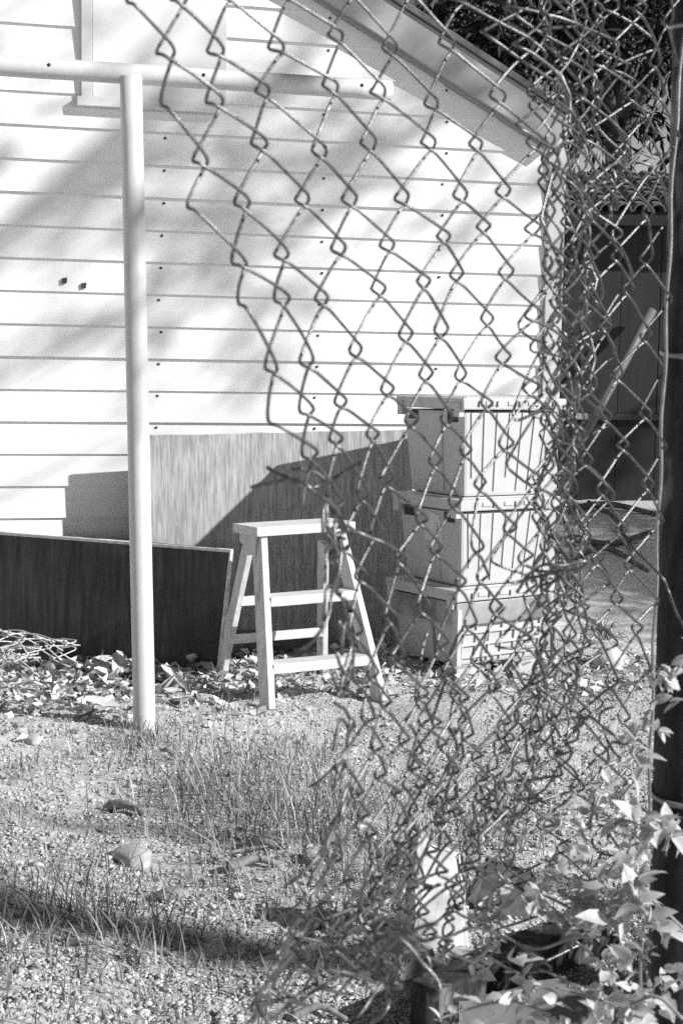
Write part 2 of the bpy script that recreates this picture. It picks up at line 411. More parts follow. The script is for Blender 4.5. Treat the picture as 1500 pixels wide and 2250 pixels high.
# weathered plywood against the wall: left end stands further off
tl_ = WP(296, 957, .19); tr_ = WP(905, 944, .15)
bl_ = WP(298, 1445, .25); br_ = WP(905, 1470, .21); bl_.z = -.02; br_.z = -.02
ply = sheet('plywood_sheet', (bl_, br_, tr_, tl_), .012, 'ply', 'weathered plywood sheet with dark streaks leaning on the white siding behind the ladder', 'plywood')
# batten on the plywood behind the ladder
bt = WP(712, 1195, .21); bb = WP(714, 1450, .26)
o = link('batten', bar('batten', bb - ply.location, bt - ply.location, WD, .032, .03), 'plank', ply)
# dark board: right end comes out from the wall
b0 = G(480, 1482); ang_b = rad(21)
bd = Vector((-math.cos(ang_b), math.sin(ang_b), 0)); wid = 1.12
dpt = (b0 - CAM).dot(cF)
tr_ = P(510, 1207, dpt - .045); ht = tr_.z
tl_ = b0 + bd * wid; tl_ = Vector((tl_.x, tl_.y, 0)); 
q_tl = tl_ + Vector((tr_.x - b0.x, tr_.y - b0.y, 0)) ; q_tl.z = ht + .012
b0.z = -.03; tl_.z = -.03
brd = sheet('dark_board', (tl_, b0, tr_, q_tl), .016, 'board', 'low dark board with a top edge paled as if sunlit standing behind the white post', 'board')

# pale strips painting sunlight onto the edges of the dark board
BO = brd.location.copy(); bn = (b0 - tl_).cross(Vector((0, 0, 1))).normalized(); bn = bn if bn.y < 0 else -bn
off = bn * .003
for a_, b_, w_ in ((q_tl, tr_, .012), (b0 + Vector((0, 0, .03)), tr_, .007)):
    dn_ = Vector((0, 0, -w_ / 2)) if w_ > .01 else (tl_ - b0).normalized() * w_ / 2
    link('sunlit_edge_strip', bar('sunlit_edge_strip', a_ + dn_ + off - BO, b_ + dn_ + off - BO, bn, .012, w_, .001), 'raw_and_sunlit', brd)

# ------------------------------------------------------------------ step ladder
fl, fr = G(588, 1556), G(836, 1531); rl = G(484, 1494)
for v in (fl, fr, rl): v.z = float(gh(v.x, v.y)) - .005
wv = fr - fl; rr = rl + wv * .96; rr.z = rl.z
dfl = (fl - CAM).dot(cF); tl = P(570, 1178, dfl + .14); dfr = (fr - CAM).dot(cF); tr = P(742, 1170, dfr + .14)
tr.z = tl.z
lad = thing('step_ladder', 'old two-step wooden step ladder standing in front of the plywood sheet', 'ladder', (fl + fr + rl + rr) / 4)
L0 = lad.location.copy(); wx = (tr - tl).normalized()
bk = Vector((-wx.y, wx.x, 0))          # away from the camera
for a_, b_ in ((fl, tl), (fr, tr)):
    link('front_rail', bar('front_rail', a_ - L0, b_ - L0, wx, .028, .066, .004), 'ladderv', lad)
for a_, b_, sx in ((rl, tl, 1), (rr, tr, -1)):
    e = b_ + bk * .085 + wx * sx * .006 - Vector((0, 0, .05))
    link('rear_rail', bar('rear_rail', a_ - L0, e - L0, wx, .026, .045, .004), 'ladderv', lad)
tc = (tl + tr) / 2; hw = (tr - tl).length / 2 + .045
a_, b_ = tc - wx * hw + bk * .03, tc + wx * hw + bk * .03
a_.z = b_.z = tl.z + .022
link('top_cap', bar('top_cap', a_ - L0, b_ - L0, bk, .165, .034, .004), 'ladder', lad)
for sx, c in ((-1, tl), (1, tr)):
    c2 = c + wx * sx * .022 + bk * .035; z0_ = c.z + .004
    q = [c2 + bk * .06 - Vector((0, 0, .03)), c2 + bk * .06, c2 - bk * .055, c2 - bk * .045 - Vector((0, 0, .085))]
    for v in q: v.z += .004
    link('hinge_plate', hexa('hinge_plate', [v - wx * .004 - L0 for v in q], [v + wx * .004 - L0 for v in q], .001), 'ladderv', lad)
for t in (.625, .245):
    p0, p1 = fl.lerp(tl, t), fr.lerp(tr, t); z_ = (p0.z + p1.z) / 2; p0.z = p1.z = z_
    link('step', bar('step', p0 + bk * .005 - L0 + wx * .015, p1 + bk * .005 - L0 - wx * .015, bk, .088, .036, .004), 'ladder', lad)
for t in (.60, .31):
    p0, p1 = rl.lerp(tl + bk * .085 - Vector((0, 0, .05)), t), rr.lerp(tr + bk * .085 - Vector((0, 0, .05)), t); p0.z = p1.z = p0.z
    link('rear_bar', bar('rear_bar', p0 - L0 + wx * .01 - bk * .014, p1 - L0 - wx * .01 - bk * .014, Vector((0, 0, 1)), .036, .012, .003), 'ladder', lad)

# two planks lying behind the ladder
for q_, (pa, pb_, zz_, lab) in enumerate((((505, 1436), (704, 1424), .03, 'lower of two dark planks lying on the ground behind the ladder'), ((508, 1432), (706, 1420), .075, 'upper of two dark planks lying on the ground behind the ladder'))):
    a_, b_ = G(*pa), G(*pb_); a_.z = b_.z = zz_
    if q_: a_ += Vector((0, .01, 0)); b_ += Vector((0, .01, 0))
    me = bar('plank', a_ - (a_ + b_) / 2, b_ - (a_ + b_) / 2, Vector((0, 1, 0)), .09, .042, .004)
    tag(link('plank', me, 'plank'), lab, 'plank', 'planks behind the ladder').location = (a_ + b_) / 2

# ------------------------------------------------------------------ stacked bins
BA = rad(33); bx, by = Vector((math.cos(BA), math.sin(BA), 0)), Vector((-math.sin(BA), math.cos(BA), 0))
Bp = G(1003, 1494)
def frust(name, w0, d0, w1, d1, z0, z1, cx, cy, bv=.012):
    f = lambda w_, d_, z_: [(cx - w_ / 2, cy - d_ / 2, z_), (cx + w_ / 2, cy - d_ / 2, z_), (cx + w_ / 2, cy + d_ / 2, z_), (cx - w_ / 2, cy + d_ / 2, z_)]
    return hexa(name, f(w0, d0, z0), f(w1, d1, z1), bv)
BW, BD = .50, .45
def make_bin(z0, h, label, dx, dy, rot, crate=False, sticker=False, dark_rim=False):
    root = thing('storage_bin', label, 'bin', Bp + bx * dx + by * dy + Vector((0, 0, z0)), BA + rot, 'storage bins stacked by the house corner')
    cx, cy = BW / 2, BD / 2; side = 'bindark' if dark_rim else 'bin'
    lidh = .052; zt = h - lidh; tp = .045
    w0, d0, w1, d1 = BW - .03 - 2 * tp * .6, BD - .03 - 2 * tp * .6, BW - .03, BD - .03
    body = link('body', frust('body', w0, d0, w1, d1, .0, zt - .006, cx, cy), 'bin', root)
    # helper: a point on the tapered front (right-hand) face or left face
    def yf(z_): return cy - (d0 + (d1 - d0) * z_ / (zt - .006)) / 2
    def xl(z_): return cx - (w0 + (w1 - w0) * z_ / (zt - .006)) / 2
    rim = link('rim', frust('rim', BW - .004, BD - .004, BW, BD, zt - .095 if crate else zt - .035, zt - .004, cx, cy, .004), side, root) if crate else None
    lid = link('lid', frust('lid', BW + .012, BD + .012, BW + .02, BD + .02, zt + .001, h - .006, cx, cy, .006), 'bin', root)
    link('lid_top', frust('lid_top', BW - .06, BD - .06, BW - .08, BD - .08, h - .0075, h - .001, cx, cy, .002), 'bin', lid)
    for fx in (.12, .30, .52, .70, .86):      # dark blocks painting the shade of notches in the lid skirt, then tabs
        link('slot_shade', abox('slot_shade', fx * BW, fx * BW + .010, -.0095, .0, zt + .012, zt + .034, .001), 'binshade', lid)
    for fx in (.2, .42, .62):
        link('tab', abox('tab', fx * BW, fx * BW + .045, -.0125, .0, zt + .018, zt + .036, .002), 'bin', lid)
    # the left face: dark blocks painting hand-hold shade, and hinge blocks under the lid
    link('hand_hold_shade', abox('hand_hold_shade', xl(zt - .05) - .004, xl(zt - .05) + .02, .06, .13, zt - .05, zt - .010, .003), 'binshade', root)
    link('hand_hold_shade', abox('hand_hold_shade', xl(zt - .05) - .004, xl(zt - .05) + .02, BD - .12, BD - .05, zt - .045, zt - .010, .003), 'binshade', root)
    link('latch', abox('latch', -.014, .012, .012, .05, zt - .028, zt + .03, .003), 'bin', lid)
    link('latch', abox('latch', -.014, .012, BD - .045, BD - .008, zt - .03, zt + .028, .003), 'bin', lid)
    for fy in (.30,):
        a_ = Vector((xl(.02) - .001, fy * BD + .04, .02)); b_ = Vector((xl(zt - .06) - .001, fy * BD + .04, zt - .06))
        link('side_rib', bar('side_rib', a_, b_, Vector((0, 1, 0)), .01, .012, .002), side, root)
    if crate:
        for z_ in (.035, .085, .135, .185):
            link('slat', bar('slat', (xl(z_) + .012, yf(z_) - .004, z_), (BW - xl(z_) - .012, yf(z_) - .004, z_), Vector((0, 0, 1)), .012, .014, .002), 'bin', root)
        for q in range(7):
            fx = .09 + q * .135
            link('rib', bar('rib', (fx * BW + .01, yf(.01) - .003, .012), (fx * BW + .01, yf(zt - .1) - .003, zt - .1), Vector((1, 0, 0)), .008, .012, .002), 'bin', root)
        f = abox('corner_post', -.0, .022, -.006, .03, .01, zt - .03, .004); link('corner_post', f, 'bin', root)
    else:
        for q in range(7):
            fx = .07 + q * .135; zl = .02 if q % 3 else .075
            x_ = cx + (fx - .5) * w1; k_ = (fx - .5)
            link('rib', bar('rib', (cx + k_ * w0, yf(zl) - .002, zl), (cx + k_ * w1, yf(zt - .012) - .002, zt - .012), Vector((1, 0, 0)), .004, .007, .001), 'bin', root)
    if sticker:
        link('paper_label', hexa('paper_label', [(xl(.16) - .0015, .15, .16), (xl(.16) - .0015, .27, .17), (xl(.16) + .001, .27, .17), (xl(.16) + .001, .15, .16)],
             [(xl(.29) - .0015, .16, .275), (xl(.29) - .0015, .25, .29), (xl(.29) + .001, .25, .29), (xl(.29) + .001, .16, .275)], 0), 'paper', root)
    return root
make_bin(.045, .315, 'bottom bin of the stack, with a ribbed crate front and darker mottled rim', -.012, -.006, rad(2), crate=True, dark_rim=True)
make_bin(.361, .355, 'middle bin of the stack, with a torn paper label on its shaded side', .0, .0, rad(0), sticker=True)
make_bin(.717, .395, 'topmost pale plastic bin of the stack beside the house corner', .006, .004, rad(-1.2))
# blocks under the stack
for q_, (dx, dy, lab) in enumerate(((.06, .04, 'concrete block under the near corner of the bin stack'), (.37, .05, 'concrete block under the right end of the bin stack'), (.20, .33, 'concrete block under the back of the bin stack'))):
    c = Bp + bx * dx + by * dy
    me = abox('concrete_block', -.07, .07, -.05, .05, -.05, .0445 + .0, .006)
    o = tag(link('concrete_block', me, 'rock'), lab, 'block', 'blocks under the bin stack'); o.location = (c.x, c.y, 0); o.rotation_euler = (0, 0, BA + .1 * q_)

# ------------------------------------------------------------------ chain-link weaving
def weave(surf, ks, jr, ov=.21, d=.0028, jit=.003, seed=3, skip=None):
    """polylines of interlinked zigzag wires on surf(u, v); jr(k) gives the range of bends of wire k"""
    memo = {}; rg = random.Random(seed); lines = []
    def node(u, j):
        if (u, j) not in memo: memo[(u, j)] = np.array([rg.gauss(0, jit) for _ in range(3)])
        return memo[(u, j)]
    eps = .05
    def at(u, v, n, a_, b_, t):
        p = np.array(surf(u, v)); pu = np.array(surf(u + eps, v)); pv = np.array(surf(u, v + eps))
        nn = np.cross(pu - p, pv - p); nn /= np.linalg.norm(nn) + 1e-9
        return p + nn * n + node(*a_) * (1 - t) + node(*b_) * t
    for k in ks:
        j0, j1 = jr(k); pts = []
        for j in range(j0, j1):
            ra = (j + k) % 2; ua = k + ra; ub = k + 1 - ra; s = 1 if ra else -1; dn = d if ra else -d
            A, B = (ua, j), (ub, j + 1)
            for t, du, n in ((0, s * ov, 0), (.085, s * ov * .78, dn * .7), (.2, None, dn), (.5, None, dn), (.8, None, dn), (.915, -s * ov * .78, dn * .7)):
                if du is None: u = ua + s * ov * .35 + (ub - ua - s * ov * .7) * (t - .12) / .76
                else: u = (ua if t < .5 else ub) + du
                pts.append(at(u, j + t, n, A, B, t))
        lines.append((k, pts))
    return lines

UK = [0, 4, 8, 11, 13, 15, 17, 19, 21, 24.2]
DK = [.98, 1.06, 1.14, 1.20, 1.25, 1.245, 1.31, 1.32, 1.37, 1.44]
rows = {
 -2: ([225, 480, 745, 930, 1150, 1080, 1270, 1210, 1380, 1520], [-330, -345, -340, -330, -290, -270, -250, -235, -215, -200]),
 0: ([270, 525, 790, 980, 1190, 1120, 1300, 1240, 1400, 1510], [-110, -125, -120, -108, -85, -75, -60, -52, -42, -32]),
 4: ([450, 690, 935, 1105, 1225, 1185, 1300, 1262, 1375, 1482], [340, 328, 322, 318, 310, 308, 302, 300, 302, 306]),
 9: ([642, 800, 980, 1105, 1232, 1195, 1280, 1262, 1330, 1462], [900, 862, 815, 790, 770, 765, 755, 750, 745, 738]),
 13: ([728, 850, 1000, 1110, 1215, 1190, 1262, 1240, 1322, 1448], [1330, 1268, 1200, 1160, 1125, 1118, 1098, 1090, 1080, 1070]),
 17: ([738, 850, 980, 1080, 1165, 1140, 1225, 1200, 1300, 1436], [1700, 1640, 1570, 1520, 1475, 1465, 1435, 1425, 1410, 1400]),
 21: ([668, 800, 920, 1000, 1080, 1060, 1165, 1140, 1265, 1426], [1985, 1905, 1835, 1792, 1765, 1757, 1742, 1737, 1730, 1722]),
 25: ([570, 700, 840, 930, 1005, 990, 1095, 1070, 1205, 1414], [2170, 2110, 2050, 2012, 1992, 1990, 1990, 1992, 2002, 2022]),
 29: ([520, 660, 800, 900, 980, 960, 1080, 1060, 1200, 1400], [2310, 2260, 2200, 2160, 2150, 2150, 2160, 2170, 2215, 2300]),
}
DROW = {-2: .0, 0: 0, 4: 0, 9: 0, 13: .02, 17: .05, 21: .02, 25: -.04, 29: -.10}
VK = sorted(rows)
CTRL = np.array([[tuple(P(x_, y_, d_ + DROW[v] * (1 - u_ / 24))) for x_, y_, d_, u_ in zip(rows[v][0], rows[v][1], DK, UK)] for v in VK])
_cache = {}
def fence_surf(u, v):
    key = round(v, 4)
    if key not in _cache: _cache[key] = hermite(VK, CTRL, v)
    return hermite(UK, _cache[key], u)
pA, pB = P(1505 + 65 - 12, -120, 1.46), P(1494, 2260, 1.46)
ax_ = (pA - pB).normalized()
pB2 = pB - ax_ * ((pB.z + .1) / ax_.z)
fence = thing('chain_link_fence', 'torn chain-link fence curling away from its dark post in the foreground', 'fence', (pB2.x, pB2.y, 0))
FL = fence.location.copy(); FLn = np.array(FL)
def wire_obj(pts, r=.0014, name='wire', m_='wire', n=6):
    return link(name, tube_mesh(name, [p - FLn for p in pts], r, n), m_, fence)
TORN = 10
wl = weave(fence_surf, range(0, 24), lambda k: (-1, TORN + 1) if k == 0 else (-1, 28), jit=.0036, d=.0042)
def rounded(pts, keep=(0, 3)):       # the outer wires have been pulled into soft curves
    return smooth_line([p for q, p in enumerate(pts) if q % 6 in keep], 6)
for k, pts in wl: wire_obj(rounded(pts, (1, 3, 5)) if k < 2 else smooth_line(pts, 2), .00128)
# a second fold of the same fabric pressed against the first
def fold_surf(u, v):
    return fence_surf(u, v + .5) + np.array((.016 + .012 * math.sin(v * .45), .035 + .02 * math.sin(v * .3 + u * .4), .01 * math.sin(u)))
for k, pts in weave(fold_surf, range(11, 21), lambda k: (-1, 22), jit=.007, seed=17, d=.003): wire_obj(pts, .0013)
for k, pts in weave(lambda u, v: fence_surf(u, v + .5) + np.array((.01, .05, .006)), range(5, 11), lambda k: (15 + (k % 2), 26), jit=.007, seed=19, d=.003): wire_obj(pts, .0013)
# the outermost wire, half unwound and bulging out of the weave
def edge_surf(u, v): return fence_surf(u * .62 if u < 0 else u, v)
for k, pts in weave(edge_surf, [-1], lambda k: (-1, 11), jit=.005, seed=3, ov=.2, d=.004): wire_obj(rounded(pts, (1, 3, 5)), .0013)
# broken wire ends below the tear
rg = random.Random(21)
for j in range(TORN + 1, 28):
    if j % 2: continue
    pts = []
    for t in np.linspace(-1, 1, 13):
        u = 1.12 - 1.25 * abs(t) ** 1.25 + rg.gauss(0, .03); v = j + t * (.85 + rg.random() * .2)
        p = np.array(fence_surf(u, v)) + np.array((0, -.012 * abs(t) ** 2, 0)); pts.append(p)
    cut = rg.choice([(0, 13), (0, 10), (2, 13), (3, 13)])
    pts = pts[cut[0]:cut[1]]
    if rg.random() < .75:                 # the cut end is bent over into a hook
        e = pts[-1]; d_ = (pts[-1] - pts[-2]); d_ /= np.linalg.norm(d_); sd = rg.choice([-1, 1])
        for q in range(1, 6):
            an = q * .5; pts.append(e + d_ * .014 * math.sin(an) + np.array((sd * .012 * (1 - math.cos(an)), -.006 * q / 5, -.01 * (1 - math.cos(an)))))
    wire_obj(smooth_line(pts, 2), .0014)
for j in range(TORN + 1, 28):
    for q in range(2):
        u_a, v_a = rg.uniform(.4, 1.4), j + rg.uniform(-.4, .4); ln = rg.uniform(.5, 1.1); up_ = rg.choice([-1, 1, 1])
        pts = [np.array(fence_surf(u_a - ln * t, v_a + up_ * (-.55 * math.sin(2.6 * t) + .75 * t * t) * .8)) + np.array((0, -.006 * t, 0)) for t in np.linspace(0, 1, 8)]
        wire_obj(pts, .0014)
# tangles of loose wire
def tangle(px, py, d_, n, r, rg_):
    for _ in range(n):
        c = np.array(P(px + rg_.gauss(0, 22), py + rg_.gauss(0, 22), d_ + rg_.gauss(0, .02))); pts = []
        a0 = rg_.random() * 6.28; tw = np.array([rg_.gauss(0, 1) for _ in range(3)]); tw /= np.linalg.norm(tw); u_ = np.cross(tw, (0.3, .2, 1)); u_ /= np.linalg.norm(u_); v_ = np.cross(tw, u_)
        for q in range(14):
            an = a0 + q * .42; rr_ = r * (1 + .25 * math.sin(q))
            pts.append(c + u_ * math.cos(an) * rr_ + v_ * math.sin(an) * rr_ * .6 + tw * (q - 7) * .005)
        wire_obj(smooth_line(pts, 2), .0014)
rg = random.Random(5)
for a_ in ((712, 1070, .98, 3, .012), (750, 1165, 1.0, 2, .012), (1215, 1270, 1.2, 4, .011), (850, 2030, 1.0, 4, .017), (810, 2110, .98, 4, .018), (900, 2090, 1.0, 2, .015), (1330, 1830, 1.34, 3, .018), (1350, 1640, 1.36, 3, .016)):
    tangle(*a_, rg)
# single strand bending away across the post
wire_obj(smooth_line([P(1385, 1200, 1.4), P(1450, 1265, 1.38), P(1468, 1300, 1.38), P(1482, 1340, 1.37), P(1505, 1385, 1.36)], 5), .0013)
# post, tension bar and bands
n_ = 14; pl = [(pB2 + (pA + ax_ * .2 - pB2) * (t / n_)) for t in range(n_ + 1)]
link('post', tube_mesh('post', [p - FL for p in pl], .034, 24), 'post', fence)
tb = [np.array(fence_surf(24.15, v)) + np.array((0.0012 * math.sin(v * 2.1), -.004, 0)) - FLn for v in np.arange(-2, 29, .5)]
link('tension_bar', tube_mesh('tension_bar', tb, .0017, 6), 'band', fence)
for py in (60, 780, 1745):
    tt = None
    c = min((pB2 + (pA - pB2) * t for t in np.linspace(0, 1, 400)), key=lambda q: abs(1125 - FPX * (q - CAM).dot(cU) / (q - CAM).dot(cF) - py))
    ring = [c + Vector((.0362 * math.cos(q * .3142), .0362 * math.sin(q * .3142), .004 * math.sin(q * .3142))) - FL for q in range(21)]
    link('tie_band', tube_mesh('tie_band', ring, .0028, 6), 'band', fence)

# a roll of old chain-link lying by the dark board
ro = G(60, 1548); ro.z = 0
roll = thing('wire_mesh_roll', 'crumpled piece of chain-link mesh lying on leaves by the dark board', 'wire mesh', ro)
rn = np.array(ro)
def roll_surf(u, v):
    an = -1.1 + v * .30; r = .17 + .02 * math.sin(u * .8) - .006 * v * .3
    x_ = -.52 + u * .047 + .02 * math.sin(v * .7); z_ = max(.006, .10 + r * math.cos(an * 1.0) * (1 - .01 * u) - .002 * u)
    return np.array((ro.x + x_, ro.y + .05 + r * math.sin(an) * 1.25 + .12 * (u / 18), z_))
for k, pts in weave(roll_surf, range(0, 14), lambda k: (0 if k < 11 else 1, 10 - (k % 3 == 2) - max(0, k - 11)), jit=.007, seed=4, d=.003):
    link('wire', tube_mesh('wire', [p - rn for p in pts], .0026, 5), 'wire2', roll)
for k, pts in weave(lambda u, v: roll_surf(u * .95, v * .9) * np.array((1, 1, .72)) + np.array((.01, .04, 0)), range(0, 11), lambda k: (1, 9), jit=.011, seed=14, d=.003):
    link('wire', tube_mesh('wire', [p - rn for p in pts], .0026, 5), 'wire2', roll)

# ------------------------------------------------------------------ foliage helpers
def leaf_cloud(C, D, n_len, n_wid, tone):
    """one folded four-point leaf at each C pointing along D"""
    n = len(C); D = D / (np.linalg.norm(D, axis=1)[:, None] + 1e-9)
    U = np.cross(D, NP.normal(0, 1, (n, 3))); U /= np.linalg.norm(U, axis=1)[:, None] + 1e-9
    N = np.cross(D, U); l = (n_len * NP.uniform(.6, 1.25, n))[:, None]; w_ = (n_wid * NP.uniform(.7, 1.3, n))[:, None]
    a = C; b = C + D * l * .42 + U * w_ * .5 + N * w_ * .18; c = C + D * l - N * l * .08; d = C + D * l * .42 - U * w_ * .5 + N * w_ * .18
    V = np.stack([a, b, c, d], 1).reshape(-1, 3); i = np.arange(n)[:, None] * 4
    F = np.concatenate([i + np.array([[0, 1, 2]]), i + np.array([[0, 2, 3]])], 1).reshape(-1, 3)
    return V, F, np.repeat(tone, 4)
def clumps(centers, radii, per, droop=.4):
    C, D = [], []
    for c, r in zip(centers, radii):
        k = int(per * (.6 + .8 * NP.random())); v = NP.normal(0, 1, (k, 3)); v /= np.linalg.norm(v, axis=1)[:, None]
        rr_ = r * NP.random(k) ** .6; C.append(c + v * rr_[:, None] * np.array((1, 1, .75))); D.append(v + np.array((0, 0, -droop)) + NP.normal(0, .35, (k, 3)))
    return np.concatenate(C), np.concatenate(D)
def make_tree(name, label, base, trunk_pts, r0_, limbs, centers, radii, per, ll_, lw_, tone_mu, group=None, droop=.4):
    root = thing(name, label, 'tree', base, 0, group); B = np.array(base)
    tp = smooth_line([np.array(p) - B for p in trunk_pts], 5)
    tr_o = link('trunk', tube_mesh('trunk', tp, np.linspace(r0_, r0_ * .45, len(tp)), 10), 'bark', root)
    for l_, ra_ in limbs:
        q = smooth_line([np.array(p) - B for p in l_], 4); link('limb', tube_mesh('limb', q, np.linspace(ra_, ra_ * .3, len(q)), 7), 'bark', root)
    C, D = clumps([np.array(c) - B for c in centers], radii, per, droop)
    V, F, T = leaf_cloud(C, D, ll_, lw_, np.clip(NP.normal(tone_mu, .3, len(C)), .3, 2))
    link('crown', np_mesh('crown', V, F, T), 'leaf', root, kind='stuff')
    return root
def blob(c, r, n, rg_):
    out = []
    while len(out) < n:
        v = np.array([rg_.uniform(-1, 1) for _ in range(3)])
        if v.dot(v) < 1: out.append(np.array(c) + v * np.array(r))
    return out

# ------------------------------------------------------------------ trees
rg = random.Random(31)
# dark tree behind the house and shed, top right of the picture
tb_ = (2.7, 13.6, .25)
cent = [P(rg.uniform(930, 1600), -380 + 560 * rg.random() ** .8, rg.uniform(12.8, 15.5)) for _ in range(135)]
cent = [np.array(c) for c in cent if c.z < 9]
# hanging tufts along the lower fringe
for px, py in ((1000, 110), (1050, 140), (1100, 180), (1150, 215), (1190, 150), (1230, 240), (1260, 280), (1290, 310), (1340, 290), (1375, 250), (1440, 240), (1480, 310), (1300, 200)):
    for _ in range(1): cent.append(np.array(P(px + rg.gauss(0, 22), py + rg.gauss(0, 14), rg.uniform(12.8, 14))))
limbs = []
for px, py, d_ in ((1180, 40, 13), (1050, -60, 13.5), (1300, 60, 14), (1450, 90, 13.5), (1520, -20, 13), (1380, -200, 14)):
    limbs.append(([P(1357, 330, 13.6), P((1357 + px) / 2, 180 + (py - 100) * .3, 13.4), P(px, py, d_)], .07))
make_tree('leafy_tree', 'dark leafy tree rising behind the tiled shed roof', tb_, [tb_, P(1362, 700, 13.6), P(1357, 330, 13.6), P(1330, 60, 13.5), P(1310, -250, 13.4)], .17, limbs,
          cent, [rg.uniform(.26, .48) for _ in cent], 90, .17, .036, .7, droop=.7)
# a second crown further left and right, deeper, so that the mass goes on
cent = [np.array(P(rg.uniform(860, 1700), rg.uniform(-560, -60), rg.uniform(18, 22))) for _ in range(60)]
tb2 = (5.2, 20.0, .25)
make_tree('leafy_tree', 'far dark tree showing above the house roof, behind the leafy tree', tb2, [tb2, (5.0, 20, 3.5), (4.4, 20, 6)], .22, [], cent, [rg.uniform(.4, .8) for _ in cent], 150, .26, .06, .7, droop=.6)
# the tree whose shade dapples the house wall; it stands to the right, towards the sun
sx, sy = tosun.x / math.cos(SUN_EL), tosun.y / math.cos(SUN_EL)
gA = G(540, 2085); tA = (gA.x + sx * 6.6, gA.y + sy * 6.6, 0)
gB = G(560, 1842); tB = (gB.x + sx * 6.4, gB.y + sy * 6.4, 0)
# clumps are set where the line from a dappled patch of wall towards the sun passes the crown
patch = [(180, 290, .30), (260, 410, .22), (320, 330, .2), (200, 480, .12), (375, 650, .10), (520, 650, .13), (560, 740, .10), (700, 330, .2), (640, 100, .2), (770, 400, .16), (860, 330, .22),
         (60, 60, .22), (10, 250, .1), (310, 90, .22), (440, 470, .18), (560, 420, .16), (980, 330, .22), (1060, 420, .22), (1120, 620, .16), (1150, 790, .14), (480, 260, .16), (1150, 300, .25), (900, 130, .2), (520, 540, .1)]
cent, rads = [], []
for px, py, r in patch:
    for _ in range(1):
        t = rg.uniform(7.2, 9.0); q = WP(px + rg.gauss(0, 22), py + rg.gauss(0, 18)) + tosun * t
        cent.append(np.array(q)); rads.append(r * rg.uniform(.55, .9))
cm = np.mean(cent, axis=0)
extra_c = blob((cm[0] + 2.0, cm[1] - .3, cm[2] + 1.2), (1.6, 1.6, .8), 26, rg)
limbs = []
for q in range(9):
    e = cent[q * 2 + 2]; s_ = np.array(tA) + np.array((.1, .05, 4.2 + .12 * q)); limbs.append(([s_, s_ * .45 + e * .55 + np.array((0, 0, .35)), e], .025))
limbs.append(([tB, (tB[0] + .04, tB[1] - .03, 1.6), (tB[0] - .03, tB[1] + .02, 3.2), (tB[0], tB[1], 4.3), (tB[0] + .4, tB[1] + .5, 5.6)], .04))
make_tree('leafy_tree', 'tree outside the picture whose leaves dapple the white siding with shade', tA, [tA, (tA[0] + .03, tA[1] - .05, 1.5), (tA[0] - .02, tA[1] + .04, 3.0), (tA[0] + .05, tA[1] + .02, 4.4), (tA[0] + .3, tA[1] + .6, 5.4), tuple(cm + np.array((.9, -.6, 1.2)))], .12, limbs,
          cent + extra_c, rads + [rg.uniform(.3, .5) for _ in extra_c], 9, .24, .062, 1.0, droop=.5)

# unseen tree added right of the shed to shade the far end of the yard
tb3 = (7.4, 7.0, .1); cent = blob((7.3, 6.9, 3.6), (1.7, 2.1, 1.4), 80, rg)
make_tree('leafy_tree', 'unseen broad tree added right of the shed to shade the far yard', tb3, [tb3, (7.3, 7.0, 1.5), (7.3, 6.9, 3.6)], .16, [([(7.3, 7, 1.8), (6.8, 6.2, 3), (6.4, 5.8, 3.6)], .06), ([(7.3, 7, 1.8), (7.9, 7.8, 3), (8.3, 8.2, 4)], .06)], cent, [rg.uniform(.35, .6) for _ in cent], 90, .2, .06, 1.0)

# ------------------------------------------------------------------ shed behind the yard
gs = G(1380, 1092, .25); sy0 = 11.2
shed = thing('tiled_shed', 'dark shed with a curved-tile roof beyond the house corner', 'shed', (2.6, sy0, .25)); S0 = shed.location.copy()
def at_y(px, py, y_): r = ray(px, py); return CAM + r * ((y_ - CAM.y) / r.y)
zt = at_y(1380, 472, sy0).z - .25; zr = at_y(1380, 388, sy0 + .9).z - .25; zl = at_y(1380, 918, sy0).z - .25
q = -1.4; hgt = zt
while q < 3.0:
    wq = .30
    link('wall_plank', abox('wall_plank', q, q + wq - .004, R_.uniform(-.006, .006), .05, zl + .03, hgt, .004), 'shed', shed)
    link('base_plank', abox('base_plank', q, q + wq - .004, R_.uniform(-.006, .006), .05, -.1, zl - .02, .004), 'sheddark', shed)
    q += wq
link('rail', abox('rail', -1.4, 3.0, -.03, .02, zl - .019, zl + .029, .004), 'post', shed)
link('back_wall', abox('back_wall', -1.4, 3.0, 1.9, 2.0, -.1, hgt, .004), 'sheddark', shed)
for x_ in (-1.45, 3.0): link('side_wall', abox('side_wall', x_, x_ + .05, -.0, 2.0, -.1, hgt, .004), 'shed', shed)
e0_ = Vector((0, -.18, zt - .02)); e1_ = Vector((0, 1.0, zr)); rv = e1_ - e0_
link('roof_deck', hexa('roof_deck', [e0_ + Vector((-1.5, 0, -.03)), e0_ + Vector((3.1, 0, -.03)), e0_ + Vector((3.1, 0, 0)), e0_ + Vector((-1.5, 0, 0))], [e1_ + Vector((-1.5, 0, -.03)), e1_ + Vector((3.1, 0, -.03)), e1_ + Vector((3.1, 0, 0)), e1_ + Vector((-1.5, 0, 0))], .002), 'tile', shed)
link('roof_deck', hexa('roof_deck', [e1_ + Vector((-1.5, .002, -.03)), e1_ + Vector((3.1, .002, -.03)), e1_ + Vector((3.1, .002, 0)), e1_ + Vector((-1.5, .002, 0))], [Vector((-1.5, 2.15, zt - .05)), Vector((3.1, 2.15, zt - .05)), Vector((3.1, 2.15, zt - .02)), Vector((-1.5, 2.15, zt - .02))], .002), 'tile', shed)
link('fascia', abox('fascia', -1.5, 3.1, -.205, -.182, zt - .10, zt - .03, .004), 'sheddark', shed)
